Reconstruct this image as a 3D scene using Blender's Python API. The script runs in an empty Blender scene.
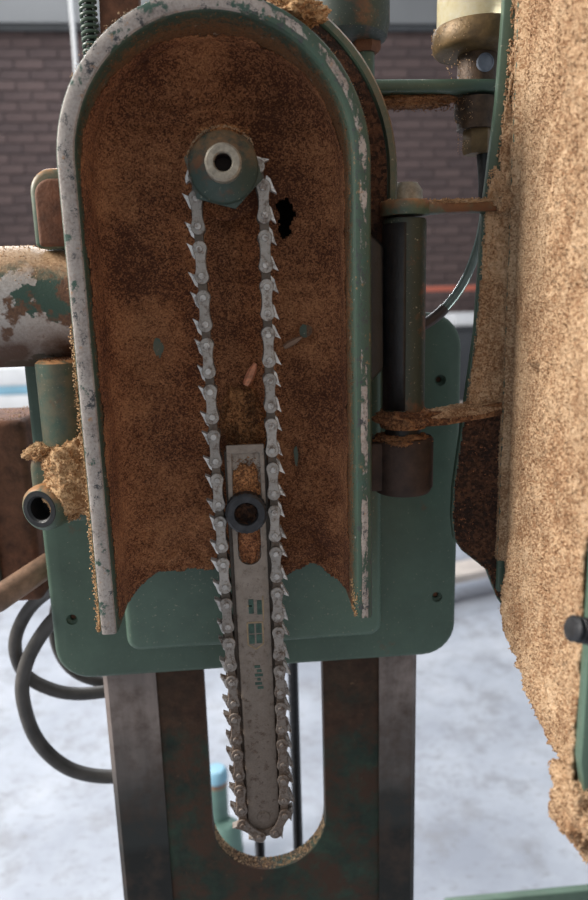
import bpy, bmesh, math, random
import numpy as np
from mathutils import Vector, Matrix, noise as mn

random.seed(7); rng = np.random.default_rng(7)
scene = bpy.context.scene
COL = scene.collection

# ------------------------------------------------------------------ camera
cam_d = bpy.data.cameras.new('camera'); cam = bpy.data.objects.new('camera', cam_d); COL.objects.link(cam)
scene.camera = cam
cam.location = (0, -0.47, 1.35)
cam.rotation_mode = 'XYZ'
R_ = Matrix.Rotation(math.radians(-4.5), 3, 'Z') @ Matrix.Rotation(math.radians(90 - 12.5), 3, 'X') @ Matrix.Rotation(math.radians(-1.6), 3, 'Z')
cam.rotation_euler = R_.to_euler('XYZ')
cam_d.sensor_fit = 'VERTICAL'; cam_d.sensor_height = 36.0; cam_d.lens = 36.0 * 700 / 900
cam_d.clip_start = 0.01; cam_d.clip_end = 60
cam_d.dof.use_dof = True; cam_d.dof.focus_distance = 0.47; cam_d.dof.aperture_fstop = cam_d.lens / 4.4

# ------------------------------------------------------------------ light
world = bpy.data.worlds.new('daylight'); scene.world = world; world.use_nodes = True
world.node_tree.nodes['Background'].inputs[0].default_value = (0.90, 0.95, 1.0, 1)
world.node_tree.nodes['Background'].inputs[1].default_value = 0.50
def area(name, loc, target, size, size_y, power, col):
    d = bpy.data.lights.new(name, 'AREA'); d.shape = 'RECTANGLE'; d.size = size; d.size_y = size_y
    d.energy = power; d.color = col
    o = bpy.data.objects.new(name, d); COL.objects.link(o); o.location = loc
    o.rotation_euler = (Vector(target) - Vector(loc)).to_track_quat('-Z', 'Y').to_euler()
    return o
area('side_window_light', (-3.4, 0.15, 3.2), (0, 0, 1.3), 1.6, 1.4, 330, (1.0, 0.96, 0.90))
area('roof_light', (0.3, 3.0, 4.6), (0.2, 2.2, 0), 5.0, 3.0, 95, (0.86, 0.93, 1.0))
area('rear_window_light', (-0.9, 5.3, 4.1), (0, 0, 1.3), 3.6, 1.0, 230, (0.95, 0.97, 1.0))
vs = scene.view_settings
scene.display_settings.display_device = 'sRGB'
vs.view_transform = 'Standard'; vs.look = 'None'; vs.gamma = 1.0; vs.use_curve_mapping = False
vs.exposure = 0.0

# ------------------------------------------------------------------ materials
class G:
    def __init__(s, name):
        s.m = bpy.data.materials.new(name); s.m.use_nodes = True; s.nt = s.m.node_tree
        s.b = s.nt.nodes['Principled BSDF']; s.co = s.nt.nodes.new('ShaderNodeTexCoord').outputs['Object']
        s.h = None
    def n(s, t, **kw):
        nd = s.nt.nodes.new(t)
        for k, v in kw.items(): setattr(nd, k, v)
        return nd
    def link(s, a, b): s.nt.links.new(a, b)
    def put(s, sock, v):
        if isinstance(v, bpy.types.NodeSocket): s.link(v, sock)
        elif isinstance(v, tuple): sock.default_value = (*v, 1) if len(v) == 3 else v
        else: sock.default_value = v
    def noise(s, scale, detail=4, rough=.6, seed=0, stretch=None):
        mp = s.n('ShaderNodeMapping'); s.link(s.co, mp.inputs[0])
        mp.inputs['Location'].default_value = (seed * 1.37, seed * 2.11, seed * .73)
        if stretch: mp.inputs['Scale'].default_value = stretch
        t = s.n('ShaderNodeTexNoise'); s.link(mp.outputs[0], t.inputs['Vector'])
        t.inputs['Scale'].default_value = scale; t.inputs['Detail'].default_value = detail; t.inputs['Roughness'].default_value = rough
        return t.outputs['Fac']
    def vor(s, scale, out='Color'):
        t = s.n('ShaderNodeTexVoronoi'); s.link(s.co, t.inputs['Vector']); t.inputs['Scale'].default_value = scale
        return t.outputs[out]
    def ramp(s, f, stops):
        r = s.n('ShaderNodeValToRGB'); s.put(r.inputs[0], f); e = r.color_ramp.elements
        while len(e) < len(stops): e.new(.5)
        for el, (p, c) in zip(e, stops): el.position = p; el.color = (*c, 1) if isinstance(c, tuple) else (c, c, c, 1)
        return r.outputs[0]
    def mask(s, f, t, soft=.03): return s.ramp(f, [(max(0, t - soft), 0.0), (min(1, t + soft), 1.0)])
    def mix(s, f, a, b, mode='MIX'):
        m = s.n('ShaderNodeMix', data_type='RGBA', blend_type=mode)
        s.put(m.inputs[0], f); s.put(m.inputs[6], a); s.put(m.inputs[7], b); return m.outputs[2]
    def math(s, op, a, b=0.0):
        m = s.n('ShaderNodeMath', operation=op); s.put(m.inputs[0], a); s.put(m.inputs[1], b); return m.outputs[0]
    def axis(s, i, src=None):
        x = s.n('ShaderNodeSeparateXYZ'); s.link(src or s.co, x.inputs[0]); return x.outputs[i]
    def up(s):
        g = s.n('ShaderNodeNewGeometry'); return s.axis(2, g.outputs['Normal'])
    def span(s, v, a, b):
        m = s.n('ShaderNodeMapRange'); s.put(m.inputs[0], v)
        m.inputs[1].default_value = a; m.inputs[2].default_value = b; return m.outputs[0]
    def done(s, col, rough=.6, metal=0.0, bump=None, dist=.001, strength=1.0):
        s.put(s.b.inputs['Base Color'], col); s.put(s.b.inputs['Roughness'], rough); s.put(s.b.inputs['Metallic'], metal)
        if bump is not None:
            b = s.n('ShaderNodeBump'); b.inputs['Strength'].default_value = strength; b.inputs['Distance'].default_value = dist
            s.put(b.inputs['Height'], bump); s.link(b.outputs[0], s.b.inputs['Normal'])
        return s.m

SAW_L = (.66, .40, .20); SAW_D = (.40, .20, .085); RUST = (.13, .055, .026)

def m_sawdust(name, light, mid, dark, patch=9, grain=750, amp=.6):
    g = G(name)
    fine = g.noise(grain, 3, .7); big = g.noise(patch * 3, 4, .6, 2)
    v = g.vor(grain * .8); vx = g.axis(0, v)
    f = g.math('ADD', g.math('MULTIPLY', fine, .55), g.math('ADD', g.math('MULTIPLY', vx, .28), g.math('MULTIPLY', g.math('SUBTRACT', big, .5), amp)))
    c = g.ramp(f, [(.30, dark), (.43, mid), (.64, light)])
    return g.done(c, .95, 0, g.math('ADD', fine, g.math('MULTIPLY', vx, .4)), .0022, .9)

def m_green(name, base=(.062, .102, .071), rough=.44, dust=.0, chips=0.0, rust=0.0, bumpy=.25):
    g = G(name)
    a = g.noise(14, 5, .65, 1); f = g.noise(300, 3, .7, 5)
    c = g.ramp(a, [(.3, tuple(x * .72 for x in base)), (.55, base), (.75, tuple(x * 1.25 for x in base))])
    c = g.mix(g.mask(g.noise(520, 2, .6, 3), .70, .04), c, (.26, .25, .18))
    if chips: c = g.mix(g.mask(g.noise(38, 6, .62, 8), 1 - chips, .012), c, (.50, .47, .43))
    if rust: c = g.mix(g.mask(g.noise(30, 7, .7, 4), 1 - rust, .05), c, RUST)
    if dust:
        d = g.math('MULTIPLY', g.math('MAXIMUM', g.math('ADD', g.up(), .15), 0.0), dust * 1.3)
        d = g.math('MULTIPLY', d, g.ramp(g.noise(120, 5, .7, 6), [(.35, 0.0), (.6, 1.0)]))
        c = g.mix(d, c, SAW_D)
    return g.done(c, g.ramp(f, [(.3, rough - .08), (.7, rough + .15)]), 0, g.math('ADD', g.math('MULTIPLY', f, .3), g.noise(60, 3, .6, 9)), .0006, bumpy)

def m_plain(name, col, rough=.5, metal=0.0, var=.25, scale=60, bump=.2):
    g = G(name); a = g.noise(scale, 5, .65)
    c = g.ramp(a, [(.3, tuple(x * (1 - var) for x in col)), (.7, tuple(min(1, x * (1 + var)) for x in col))])
    return g.done(c, rough, metal, g.noise(scale * 5, 3, .6, 3), .0006, bump)

M = {}
M['saw'] = m_sawdust('sawdust_fresh', (.78, .55, .35), (.61, .395, .228), (.34, .18, .088), 10, 1150)
M['saw_pale'] = m_sawdust('sawdust_pale', (.76, .55, .35), (.62, .41, .235), (.36, .2, .1), 8, 850)
M['saw_fresh'] = m_sawdust('sawdust_bright_orange', (.86, .58, .33), (.70, .43, .215), (.38, .19, .08), 12, 900)
M['saw_orange'] = m_sawdust('sawdust_orange_brown', (.70, .33, .135), (.48, .205, .075), (.17, .062, .022), 14, 900)
M['saw_mid'] = m_sawdust('sawdust_dull', (.44, .23, .105), (.28, .128, .054), (.11, .044, .02), 14, 800)
M['saw_brown'] = m_sawdust('sawdust_caked_brown', (.68, .31, .138), (.41, .158, .064), (.13, .042, .018), 6, 1250, .8)
M['saw_dark'] = m_sawdust('sawdust_dark_and_shade', (.14, .062, .03), (.07, .029, .014), (.02, .009, .005), 14, 600)
M['green'] = m_green('green_enamel', rust=.30)
M['green_dusty'] = m_green('green_enamel_dusty', dust=.9, rust=.33)
M['green_rusty'] = m_green('green_enamel_rusted', dust=.9, rust=.52)
M['green_dark'] = m_green('green_enamel_grimy', (.028, .040, .029), .5, 0, .0, .42)
M['green_light'] = m_green('green_enamel_light', (.082, .134, .096), .36)
M['green_teal'] = m_green('teal_paint_far', (.115, .205, .175), .5, 0, .2, .2)
M['black_iron'] = m_plain('black_iron', (.016, .016, .017), .42, .2, .4, 120, .5)
M['steel_dark'] = m_plain('dark_steel', (.045, .045, .048), .38, .6, .4, 200, .4)
M['rubber'] = m_plain('black_cable_sheath', (.065, .058, .052), .5, 0, .5, 30, .3)
M['void'] = m_plain('hole_shade_black', (.008, .006, .005), .8, 0, .3, 100, .1)  # near-black painted in for the darkness inside the shaft opening

def m_rim():
    # bare primer along the left leg, green with narrow chips along the right leg
    g = G('rim_chipped_paint')
    x = g.axis(0); side = g.span(x, .06, -.05)
    nz = g.noise(80, 6, .7, 2, (1, 1, .5)); sp = g.noise(600, 4, .7, 5)
    zc = g.math('MAXIMUM', g.math('SUBTRACT', g.axis(2), 1.426), 0.0); xc = g.math('ADD', x, .00625)
    rad = g.math('SQRT', g.math('ADD', g.math('MULTIPLY', xc, xc), g.math('MULTIPLY', zc, zc)))
    band = g.span(g.math('ABSOLUTE', g.math('SUBTRACT', rad, .0858)), .0034, .0018)
    right = g.math('SUBTRACT', 1.0, side)
    lvl = g.math('SUBTRACT', g.math('MULTIPLY', side, .42), .015)
    lvl = g.math('ADD', lvl, g.math('MULTIPLY', right, g.math('SUBTRACT', g.math('MULTIPLY', band, .29), .23)))
    chip = g.mask(g.math('ADD', nz, lvl), .53, .02)
    prim = g.ramp(g.math('ADD', g.math('MULTIPLY', sp, .45), g.math('MULTIPLY', g.noise(45, 5, .7, 3), .55)), [(.34, (.17, .13, .11)), (.46, (.33, .28, .25)), (.64, (.47, .415, .375))])
    c = g.mix(chip, (.048, .085, .058), prim)
    c = g.mix(g.mask(g.noise(120, 7, .85, 11, (1, 1, .8)), .565, .02), c, (.05, .052, .055))
    c = g.mix(g.mask(g.noise(70, 6, .7, 23), .60, .02), c, (.043, .09, .066))
    c = g.mix(g.mask(g.noise(130, 5, .7, 16), .66, .05), c, SAW_D)
    return g.done(c, .6, 0, g.math('ADD', chip, g.math('MULTIPLY', sp, .6)), -.0007, .8)
M['rim'] = m_rim()

def m_shell():
    g = G('housing_casting_paint')
    a = g.noise(20, 5, .65, 1)
    c = g.ramp(a, [(.3, (.028, .048, .033)), (.7, (.053, .088, .06))])
    y = g.axis(1)                                  # dust cakes on the inner wall, thicker deeper in
    d = g.math('ADD', g.math('MULTIPLY', g.span(y, -.038, -.004), .62), g.math('MULTIPLY', g.math('SUBTRACT', g.noise(220, 5, .75, 3), .5), 1.5))
    c = g.mix(g.mask(d, .33, .16), c, g.ramp(g.noise(700, 3, .7), [(.3, (.07, .03, .014)), (.7, (.27, .135, .06))]))
    c = g.mix(g.mask(g.noise(170, 5, .7, 7), .68, .03), c, (.42, .40, .35))
    return g.done(c, .55, 0, g.noise(500, 4, .7, 2), .0012, .6)
M['shell'] = m_shell()

def m_motor():
    g = G('motor_peeling_paint')
    nz = g.noise(26, 6, .55, 4); sp = g.noise(500, 3, .7)
    c = g.mix(g.mask(nz, .52, .006), (.045, .095, .07), g.ramp(sp, [(.3, (.42, .38, .34)), (.7, (.62, .58, .54))]))
    c = g.mix(g.mask(g.noise(34, 6, .6, 12), .535, .02), c, g.ramp(sp, [(.3, (.09, .045, .025)), (.7, (.22, .11, .055))]))
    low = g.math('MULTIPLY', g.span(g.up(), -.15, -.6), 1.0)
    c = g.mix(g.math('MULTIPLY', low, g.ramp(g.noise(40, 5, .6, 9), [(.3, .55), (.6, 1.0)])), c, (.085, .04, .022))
    d = g.mask(g.math('ADD', g.math('MULTIPLY', g.up(), .75), g.math('MULTIPLY', g.noise(90, 6, .7, 2), .6)), .72, .10)
    c = g.mix(d, c, g.ramp(sp, [(.3, (.34, .19, .095)), (.7, (.66, .45, .27))]))
    return g.done(c, .55, 0, g.math('ADD', nz, g.math('MULTIPLY', sp, .5)), .0012, .6)
M['motor'] = m_motor()

def m_steel(name, a, b, dustlow=0.0, rough=.42, metal=.55, dirt=.56):
    g = G(name); geo = g.n('ShaderNodeNewGeometry'); g.co = geo.outputs['Position']
    n1 = g.noise(130, 5, .7); n2 = g.noise(700, 3, .7, 4)
    c = g.ramp(n1, [(.3, a), (.7, b)])
    oi = g.n('ShaderNodeObjectInfo')
    c = g.mix(.4, c, g.mix(oi.outputs['Random'], tuple(x * .45 for x in a), b))
    z = g.axis(2)
    dm = g.math('MULTIPLY', g.span(z, 1.16, 1.02), dustlow)
    dm = g.math('ADD', dm, g.math('MULTIPLY', g.mask(g.noise(210, 5, .75, 7), dirt, .07), .8))
    c = g.mix(g.math('MINIMUM', dm, 1.0), c, g.ramp(n2, [(.3, (.06, .037, .025)), (.7, (.165, .115, .085))]))
    return g.done(c, g.math('ADD', g.math('MULTIPLY', dm, .3), rough), g.math('MULTIPLY', g.math('SUBTRACT', 1.0, g.math('MINIMUM', dm, 1.0)), metal), g.math('ADD', n1, n2), .0005, .5)
M['chain'] = m_steel('chain_steel', (.28, .25, .222), (.47, .432, .395), .8, .40, .45)
M['rivet'] = m_steel('rivet_steel', (.42, .39, .36), (.62, .59, .56), .8, .35, .5)
M['tooth'] = m_steel('ground_cutter_steel', (.62, .60, .57), (.86, .83, .80), .7, .35, .25)
M['inner'] = m_steel('inner_link_steel', (.085, .068, .053), (.16, .13, .105), .85, .5, .4)
M['bar'] = m_steel('bar_steel', (.19, .148, .117), (.34, .285, .238), .6, .5, .3, .61)
M['spindle'] = m_green('spindle_green_worn', (.036, .06, .048), .5, .6, .18, .40)
M['bushing'] = m_plain('worn_bushing_steel', (.33, .29, .23), .5, .35, .4, 220, .5)

def m_way(name, top):
    g = G(name)
    s = g.noise(60, 6, .6, 1, (1, 1, .12)); z = g.axis(2)
    c = g.ramp(s, [(.3, tuple(x * .7 for x in top)), (.7, tuple(x * 1.3 for x in top))])
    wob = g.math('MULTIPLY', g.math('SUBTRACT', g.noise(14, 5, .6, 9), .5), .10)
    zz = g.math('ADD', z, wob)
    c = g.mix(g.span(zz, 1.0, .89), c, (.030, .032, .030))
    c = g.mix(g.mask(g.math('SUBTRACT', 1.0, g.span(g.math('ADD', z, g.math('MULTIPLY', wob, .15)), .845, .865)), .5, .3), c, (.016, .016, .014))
    c = g.mix(g.math('MULTIPLY', g.mask(g.noise(26, 6, .65, 6), .56, .10), .7), c, (.065, .04, .028))
    c = g.mix(g.mask(g.noise(120, 6, .8, 12), .70, .04), c, (.17, .11, .06))
    g.b.inputs['Specular IOR Level'].default_value = .25
    return g.done(c, .5, .2, g.noise(60, 6, .6, 1, (1, 1, .12)), .0005, .4)
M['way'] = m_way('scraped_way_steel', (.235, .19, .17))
def m_column():
    g = G('column_oily_casting')
    g.b.inputs['Specular IOR Level'].default_value = .2
    c = g.ramp(g.noise(22, 6, .7, 1), [(.33, (.012, .016, .012)), (.52, (.022, .036, .025)), (.7, (.036, .062, .042))])
    c = g.mix(g.mask(g.noise(28, 7, .75, 5), .51, .07), c, (.052, .027, .016))
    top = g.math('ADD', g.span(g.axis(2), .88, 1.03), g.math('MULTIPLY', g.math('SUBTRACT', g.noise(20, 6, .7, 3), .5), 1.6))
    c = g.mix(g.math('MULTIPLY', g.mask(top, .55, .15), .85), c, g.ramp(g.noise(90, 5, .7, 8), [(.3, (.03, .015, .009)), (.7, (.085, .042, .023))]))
    c = g.mix(g.mask(g.noise(110, 6, .8, 9), .68, .05), c, (.17, .10, .055))
    return g.done(c, .6, 0, g.noise(150, 5, .7, 2), .0012, .5)
M['column'] = m_column()

def m_brick():
    g = G('brick_clay')
    geo = g.n('ShaderNodeNewGeometry'); oi = g.n('ShaderNodeObjectInfo')
    r = g.math('FRACT', g.math('ADD', geo.outputs['Random Per Island'], oi.outputs['Random']))
    c = g.ramp(r, [(0, (.055, .037, .037)), (.5, (.075, .048, .046)), (1, (.098, .064, .06))])
    c = g.mix(.35, c, g.ramp(g.noise(18, 5, .7), [(.3, (.06, .043, .042)), (.7, (.135, .094, .088))]))
    return g.done(c, .9, 0, g.noise(120, 4, .7), .003, .5)
M['brick'] = m_brick()
M['mortar'] = m_plain('mortar', (.088, .07, .07), .95, 0, .2, 20, .3)
def m_floor():
    g = G('concrete_floor')
    c = g.ramp(g.noise(2.2, 7, .65, 1), [(.3, (.25, .27, .32)), (.55, (.36, .385, .44)), (.72, (.45, .47, .52))])
    c = g.mix(g.math('MULTIPLY', g.mask(g.noise(9, 7, .72, 4), .58, .08), .6), c, (.20, .20, .215))
    c = g.mix(g.math('MULTIPLY', g.mask(g.noise(30, 6, .8, 6, (1, 2.2, 1)), .60, .05), .6), c, (.16, .155, .15))
    return g.done(c, .5, 0, g.noise(40, 5, .7), .002, .3)
M['floor'] = m_floor()
M['fascia'] = m_plain('grey_painted_steel', (.15, .153, .157), .6, 0, .12, 2, .1)
M['white'] = m_plain('white_paint', (.66, .67, .69), .5, 0, .08, 8, .1)
M['blue'] = m_plain('blue_plastic', (.22, .42, .55), .45, 0, .2, 6, .1)
M['orange'] = m_plain('orange_paint', (.40, .10, .06), .5, 0, .2, 6, .1)
M['bin'] = m_plain('charcoal_plastic', (.03, .032, .036), .5, 0, .2, 6, .1)
M['rust'] = m_plain('rusty_iron', (.135, .056, .029), .8, .05, .55, 70, .8)
M['rust_dark'] = m_plain('oily_dark_rust', (.035, .02, .015), .7, .1, .55, 90, .8)
M['handle'] = m_plain('worn_wood_handle', (.23, .135, .085), .5, 0, .6, 60, .5)
M['brass'] = m_plain('dull_brass', (.125, .078, .032), .5, .35, .5, 90, .4)
M['brass_grimy'] = m_plain('grimy_brass', (.06, .034, .018), .55, .3, .6, 120, .8)
M['plank'] = m_plain('pale_plank_wood', (.48, .42, .38), .7, 0, .2, 12, .3)
M['chip_wood'] = m_plain('split_wood_red', (.74, .30, .17), .7, 0, .4, 300, .4)
M['decal_green'] = m_plain('worn_green_print', (.035, .075, .055), .6, 0, .5, 300, .3)
M['decal_tan'] = m_plain('worn_tan_print', (.30, .215, .12), .6, 0, .4, 300, .3)
M['sight'] = m_plain('cloudy_sight_glass', (.17, .19, .23), .12, .0, .3, 60, .0)
def m_glass():
    g = G('amber_cup_glass')
    g.b.inputs['Transmission Weight'].default_value = .55; g.b.inputs['IOR'].default_value = 1.3
    c = g.ramp(g.noise(45, 5, .65), [(.3, (.50, .36, .14)), (.5, (.82, .72, .46)), (.75, (.95, .92, .80))])
    return g.done(c, .25)
M['glass'] = m_glass()
def m_tube():
    g = G('clear_oil_tube')
    g.b.inputs['Transmission Weight'].default_value = .5
    return g.done(g.ramp(g.noise(30, 3), [(.3, (.16, .22, .19)), (.7, (.34, .40, .37))]), .12)
M['tube'] = m_tube()
M['hose_brown'] = m_plain('brown_hose', (.06, .035, .028), .4, 0, .4, 60, .3)

# ------------------------------------------------------------------ builders (millimetres, z counted from 1 m above the floor)
def V(x, y, z): return Vector((x * .001, y * .001, 1 + z * .001))

def thing(name, label, cat, loc, group=None):
    o = bpy.data.objects.new(name, None); COL.objects.link(o); o.location = V(*loc); o.empty_display_size = .02
    o['label'] = label; o['category'] = cat
    if group: o['group'] = group
    return o
def tag(o, label, cat, group=None, kind=None):
    o['label'] = label; o['category'] = cat
    if group: o['group'] = group
    if kind: o['kind'] = kind
    return o
def world_loc(o):
    v = Vector(o.location)
    return v if o.parent is None else v
def attach(o, parent):
    o.parent = parent
    # every part mesh is written in world coordinates
    p = parent; off = Vector((0, 0, 0))
    while p is not None:
        if p.type == 'EMPTY': off += p.location
        p = p.parent
    if parent.type == 'EMPTY': o.matrix_parent_inverse = Matrix.Translation(-off)
def finish(name, bm, mat, parent=None, smooth=40):
    me = bpy.data.meshes.new(name); bmesh.ops.recalc_face_normals(bm, faces=bm.faces); bm.to_mesh(me); bm.free()
    o = bpy.data.objects.new(name, me); COL.objects.link(o)
    if mat: me.materials.append(M[mat] if isinstance(mat, str) else mat)
    if smooth: me.shade_smooth(); me.set_sharp_from_angle(angle=math.radians(smooth))
    if parent is not None: attach(o, parent)
    return o
def pydata(name, vs_, fs, mat, parent=None, smooth=True):
    me = bpy.data.meshes.new(name); me.from_pydata([tuple(v) for v in vs_], [], fs); me.update()
    o = bpy.data.objects.new(name, me); COL.objects.link(o); me.materials.append(M[mat])
    if smooth: me.shade_smooth()
    if parent is not None: attach(o, parent)
    return o
def bevel(bm, w, seg=2, angle=30):
    es = [e for e in bm.edges if len(e.link_faces) == 2 and e.calc_face_angle(0) > math.radians(angle)]
    bmesh.ops.bevel(bm, geom=es, offset=w * .001, segments=seg, profile=.5, affect='EDGES', clamp_overlap=True)
def box(x0, x1, y0, y1, z0, z1, bv=0, seg=2, bm=None):
    b = bmesh.new()
    vs_ = [b.verts.new(V(x, y, z)) for x in (x0, x1) for y in (y0, y1) for z in (z0, z1)]
    for f in ((0, 1, 3, 2), (4, 6, 7, 5), (0, 4, 5, 1), (2, 3, 7, 6), (0, 2, 6, 4), (1, 5, 7, 3)): b.faces.new([vs_[i] for i in f])
    bmesh.ops.recalc_face_normals(b, faces=b.faces)
    if bv: bevel(b, bv, seg)
    return b
def prism(pts, y0, y1, bv=0, seg=2):
    """outline in x,z (mm) extruded along y"""
    b = bmesh.new()
    f = [b.verts.new(V(x, y0, z)) for x, z in pts]; k = [b.verts.new(V(x, y1, z)) for x, z in pts]
    n = len(pts); b.faces.new(f); b.faces.new(k[::-1])
    for i in range(n): b.faces.new((f[i], k[i], k[(i + 1) % n], f[(i + 1) % n]))
    bmesh.ops.recalc_face_normals(b, faces=b.faces)
    if bv: bevel(b, bv, seg, 50)
    return b
def rrect(x0, x1, z0, z1, r, n=7, corners=(1, 1, 1, 1)):
    pts = []
    for (cx, cz, a0, on) in ((x1 - r, z1 - r, 0, corners[0]), (x0 + r, z1 - r, 90, corners[1]), (x0 + r, z0 + r, 180, corners[2]), (x1 - r, z0 + r, 270, corners[3])):
        if on:
            for i in range(n + 1):
                a = math.radians(a0 + 90 * i / n); pts.append((cx + r * math.cos(a), cz + r * math.sin(a)))
        else: pts.append((cx + r * (1 if a0 in (0, 270) else -1), cz + r * (1 if a0 < 135 else -1)))
    return pts
def lathe(profile, axis, c, seg=40, hexfrom=None):
    """profile = [(radius, along)], axis 'x','y','z' or a Vector, c = centre in mm"""
    ax = {'x': (1, 0, 0), 'y': (0, 1, 0), 'z': (0, 0, 1)}[axis] if isinstance(axis, str) else axis
    ax = Vector(ax).normalized(); u = ax.orthogonal().normalized(); w = ax.cross(u)
    b = bmesh.new(); rings = []
    for r, t in profile:
        if r <= 1e-6: rings.append([b.verts.new(V(*(Vector(c) + ax * t)))])
        else: rings.append([b.verts.new(V(*(Vector(c) + ax * t + (u * math.cos(a) + w * math.sin(a)) * r))) for a in [2 * math.pi * i / seg for i in range(seg)]])
    for A, B in zip(rings, rings[1:]):
        for i in range(seg):
            j = (i + 1) % seg
            if len(A) == 1 and len(B) == 1: continue
            if len(A) == 1: b.faces.new((A[0], B[i], B[j]))
            elif len(B) == 1: b.faces.new((A[i], B[0], A[j]))
            else: b.faces.new((A[i], B[i], B[j], A[j]))
    return b
def spline(pts, n=12):
    P = [Vector(p) for p in pts]; P = [P[0] * 2 - P[1]] + P + [P[-1] * 2 - P[-2]]; out = []
    for i in range(1, len(P) - 2):
        a, b, c, d = P[i - 1:i + 3]
        for k in range(n):
            t = k / n
            out.append(.5 * ((2 * b) + (c - a) * t + (2 * a - 5 * b + 4 * c - d) * t * t + (3 * b - a - 3 * c + d) * t ** 3))
    return out + [P[-2]]
def tube(path, r, seg=14, caps=True):
    path = [Vector(p) for p in path]; b = bmesh.new(); rings = []
    t0 = (path[1] - path[0]).normalized(); u = t0.orthogonal().normalized()
    for i, p in enumerate(path):
        t = (path[min(i + 1, len(path) - 1)] - path[max(i - 1, 0)]).normalized()
        u = (u - t * u.dot(t)).normalized(); w = t.cross(u); rr = r(i / (len(path) - 1)) if callable(r) else r
        rings.append([b.verts.new(V(*(p + (u * math.cos(a) + w * math.sin(a)) * rr))) for a in [2 * math.pi * k / seg for k in range(seg)]])
    for A, B in zip(rings, rings[1:]):
        for i in range(seg): b.faces.new((A[i], A[(i + 1) % seg], B[(i + 1) % seg], B[i]))
    if caps: b.faces.new(rings[0]); b.faces.new(rings[-1])
    return b
def cut(o, cutters):
    """subtract bmeshes from an object's mesh and keep only the result"""
    tmp = []
    for bm in cutters:
        me = bpy.data.meshes.new('c'); bmesh.ops.recalc_face_normals(bm, faces=bm.faces); bm.to_mesh(me); bm.free()
        t = bpy.data.objects.new('c', me); COL.objects.link(t); tmp.append(t)
        md = o.modifiers.new('b', 'BOOLEAN'); md.operation = 'DIFFERENCE'; md.object = t; md.solver = 'EXACT'
    par, inv = o.parent, o.matrix_parent_inverse.copy(); o.parent = None
    dg = bpy.context.evaluated_depsgraph_get(); dg.update()
    me = bpy.data.meshes.new_from_object(o.evaluated_get(dg)); o.modifiers.clear(); old = o.data; o.data = me; me.name = old.name
    me.shade_smooth(); me.set_sharp_from_angle(angle=math.radians(35))
    bpy.data.meshes.remove(old)
    for t in tmp: d = t.data; bpy.data.objects.remove(t); bpy.data.meshes.remove(d)
    if par is not None: o.parent = par; o.matrix_parent_inverse = inv
    return o
OCT = np.array([[1, 0, 0], [-1, 0, 0], [0, 1, 0], [0, -1, 0], [0, 0, 1], [0, 0, -1]], float)
OCF = [(0, 2, 4), (2, 1, 4), (1, 3, 4), (3, 0, 4), (2, 0, 5), (1, 2, 5), (3, 1, 5), (0, 3, 5)]
def crumbs(name, P, size, mat, label, stretch=1.45, parent=None):
    """P: n x 3 (mm). Loose grains of sawdust as one object that nobody could count."""
    P = np.asarray(P, float); n = len(P); s = rng.uniform(size[0], size[1], (n, 1)) * .36
    rad = rng.uniform(.55, 1.1, (n, 6, 1)); sc = np.stack([np.full(n, stretch), np.ones(n), rng.uniform(.5, .9, n)], 1)
    A = rng.normal(size=(n, 3, 3)); Q, _ = np.linalg.qr(A)
    v = (OCT[None] * rad) * sc[:, None] * s[:, None]; v = np.einsum('nij,nkj->nki', Q, v) + P[:, None]
    v = v.reshape(-1, 3) * .001; v[:, 2] += 1
    f = (np.array(OCF)[None] + (np.arange(n) * 6)[:, None, None]).reshape(-1, 3)
    me = bpy.data.meshes.new(name); me.from_pydata(v, [], f.tolist()); me.update()
    o = bpy.data.objects.new(name, me); COL.objects.link(o); me.materials.append(M[mat])
    o['kind'] = 'stuff'
    if parent is None: o['label'] = label; o['category'] = 'sawdust'
    else: attach(o, parent)
    return o
def fb(x, y, z, o=4): return mn.fractal(Vector((x, y, z)), 1.0, 2.0, o)

# ================================================================== SETTING
fl = finish('floor', box(-7000, 7000, -4000, 5600, -1060, -1000), 'floor', None, 0); fl['kind'] = 'structure'
fl['label'] = 'pale blue-grey scuffed concrete workshop floor'
WY = 5500
wall = finish('wall_back', box(-6000, 6500, WY + 12, WY + 220, -1000, 2370), 'mortar', None, 0); wall['kind'] = 'structure'
wall['label'] = 'dark brown-red brick wall across the back of the workshop'
bme = bpy.data.meshes.new('brick'); b_ = bmesh.new()
bmesh.ops.create_cube(b_, size=1); bmesh.ops.scale(b_, vec=(.215, .05, .065), verts=b_.verts)
bevel(b_, 4, 1); b_.to_mesh(bme); b_.free(); bme.materials.append(M['brick'])
rest = []
for r in range(45):
    for c in range(-26, 28):
        x = c * 225 + (112 if r % 2 else 0); z = -1000 + 37 + r * 75
        vis = (-1900 < x < -1000 and z > 760) or (1180 < x < 2080 and z > 240)
        if vis:
            o = bpy.data.objects.new('brick', bme); COL.objects.link(o); o.parent = wall
            o.location = V(x, WY + 25 + random.uniform(-2, 2), z)
        else: rest.append((x, z))
bv, bf = [], []
for x, z in rest:
    k = len(bv); y = WY + random.uniform(-2, 2)
    for dx in (-107, 107):
        for dy in (0, 50):
            for dz in (-32, 32): bv.append(V(x + dx, y + dy, z + dz))
    bf += [tuple(k + i for i in f) for f in ((0, 1, 3, 2), (4, 6, 7, 5), (0, 4, 5, 1), (2, 3, 7, 6), (0, 2, 6, 4), (1, 5, 7, 3))]
o = pydata('brick_field', bv, bf, 'brick', wall, False); o['kind'] = 'stuff'
tr = finish('trim_1', box(-6000, 6500, WY - 60, WY + 220, 2375, 3300, 8), 'fascia', None, 0); tr['kind'] = 'structure'
b2 = finish('trim_2', box(-6000, 6500, WY - 40, WY + 11, 2330, 2374, 4), 'bin', None, 0); b2['kind'] = 'structure'; b2['label'] = 'thin dark steel strip under the grey fascia'
tr['label'] = 'light grey painted fascia above the brick wall'

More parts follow.
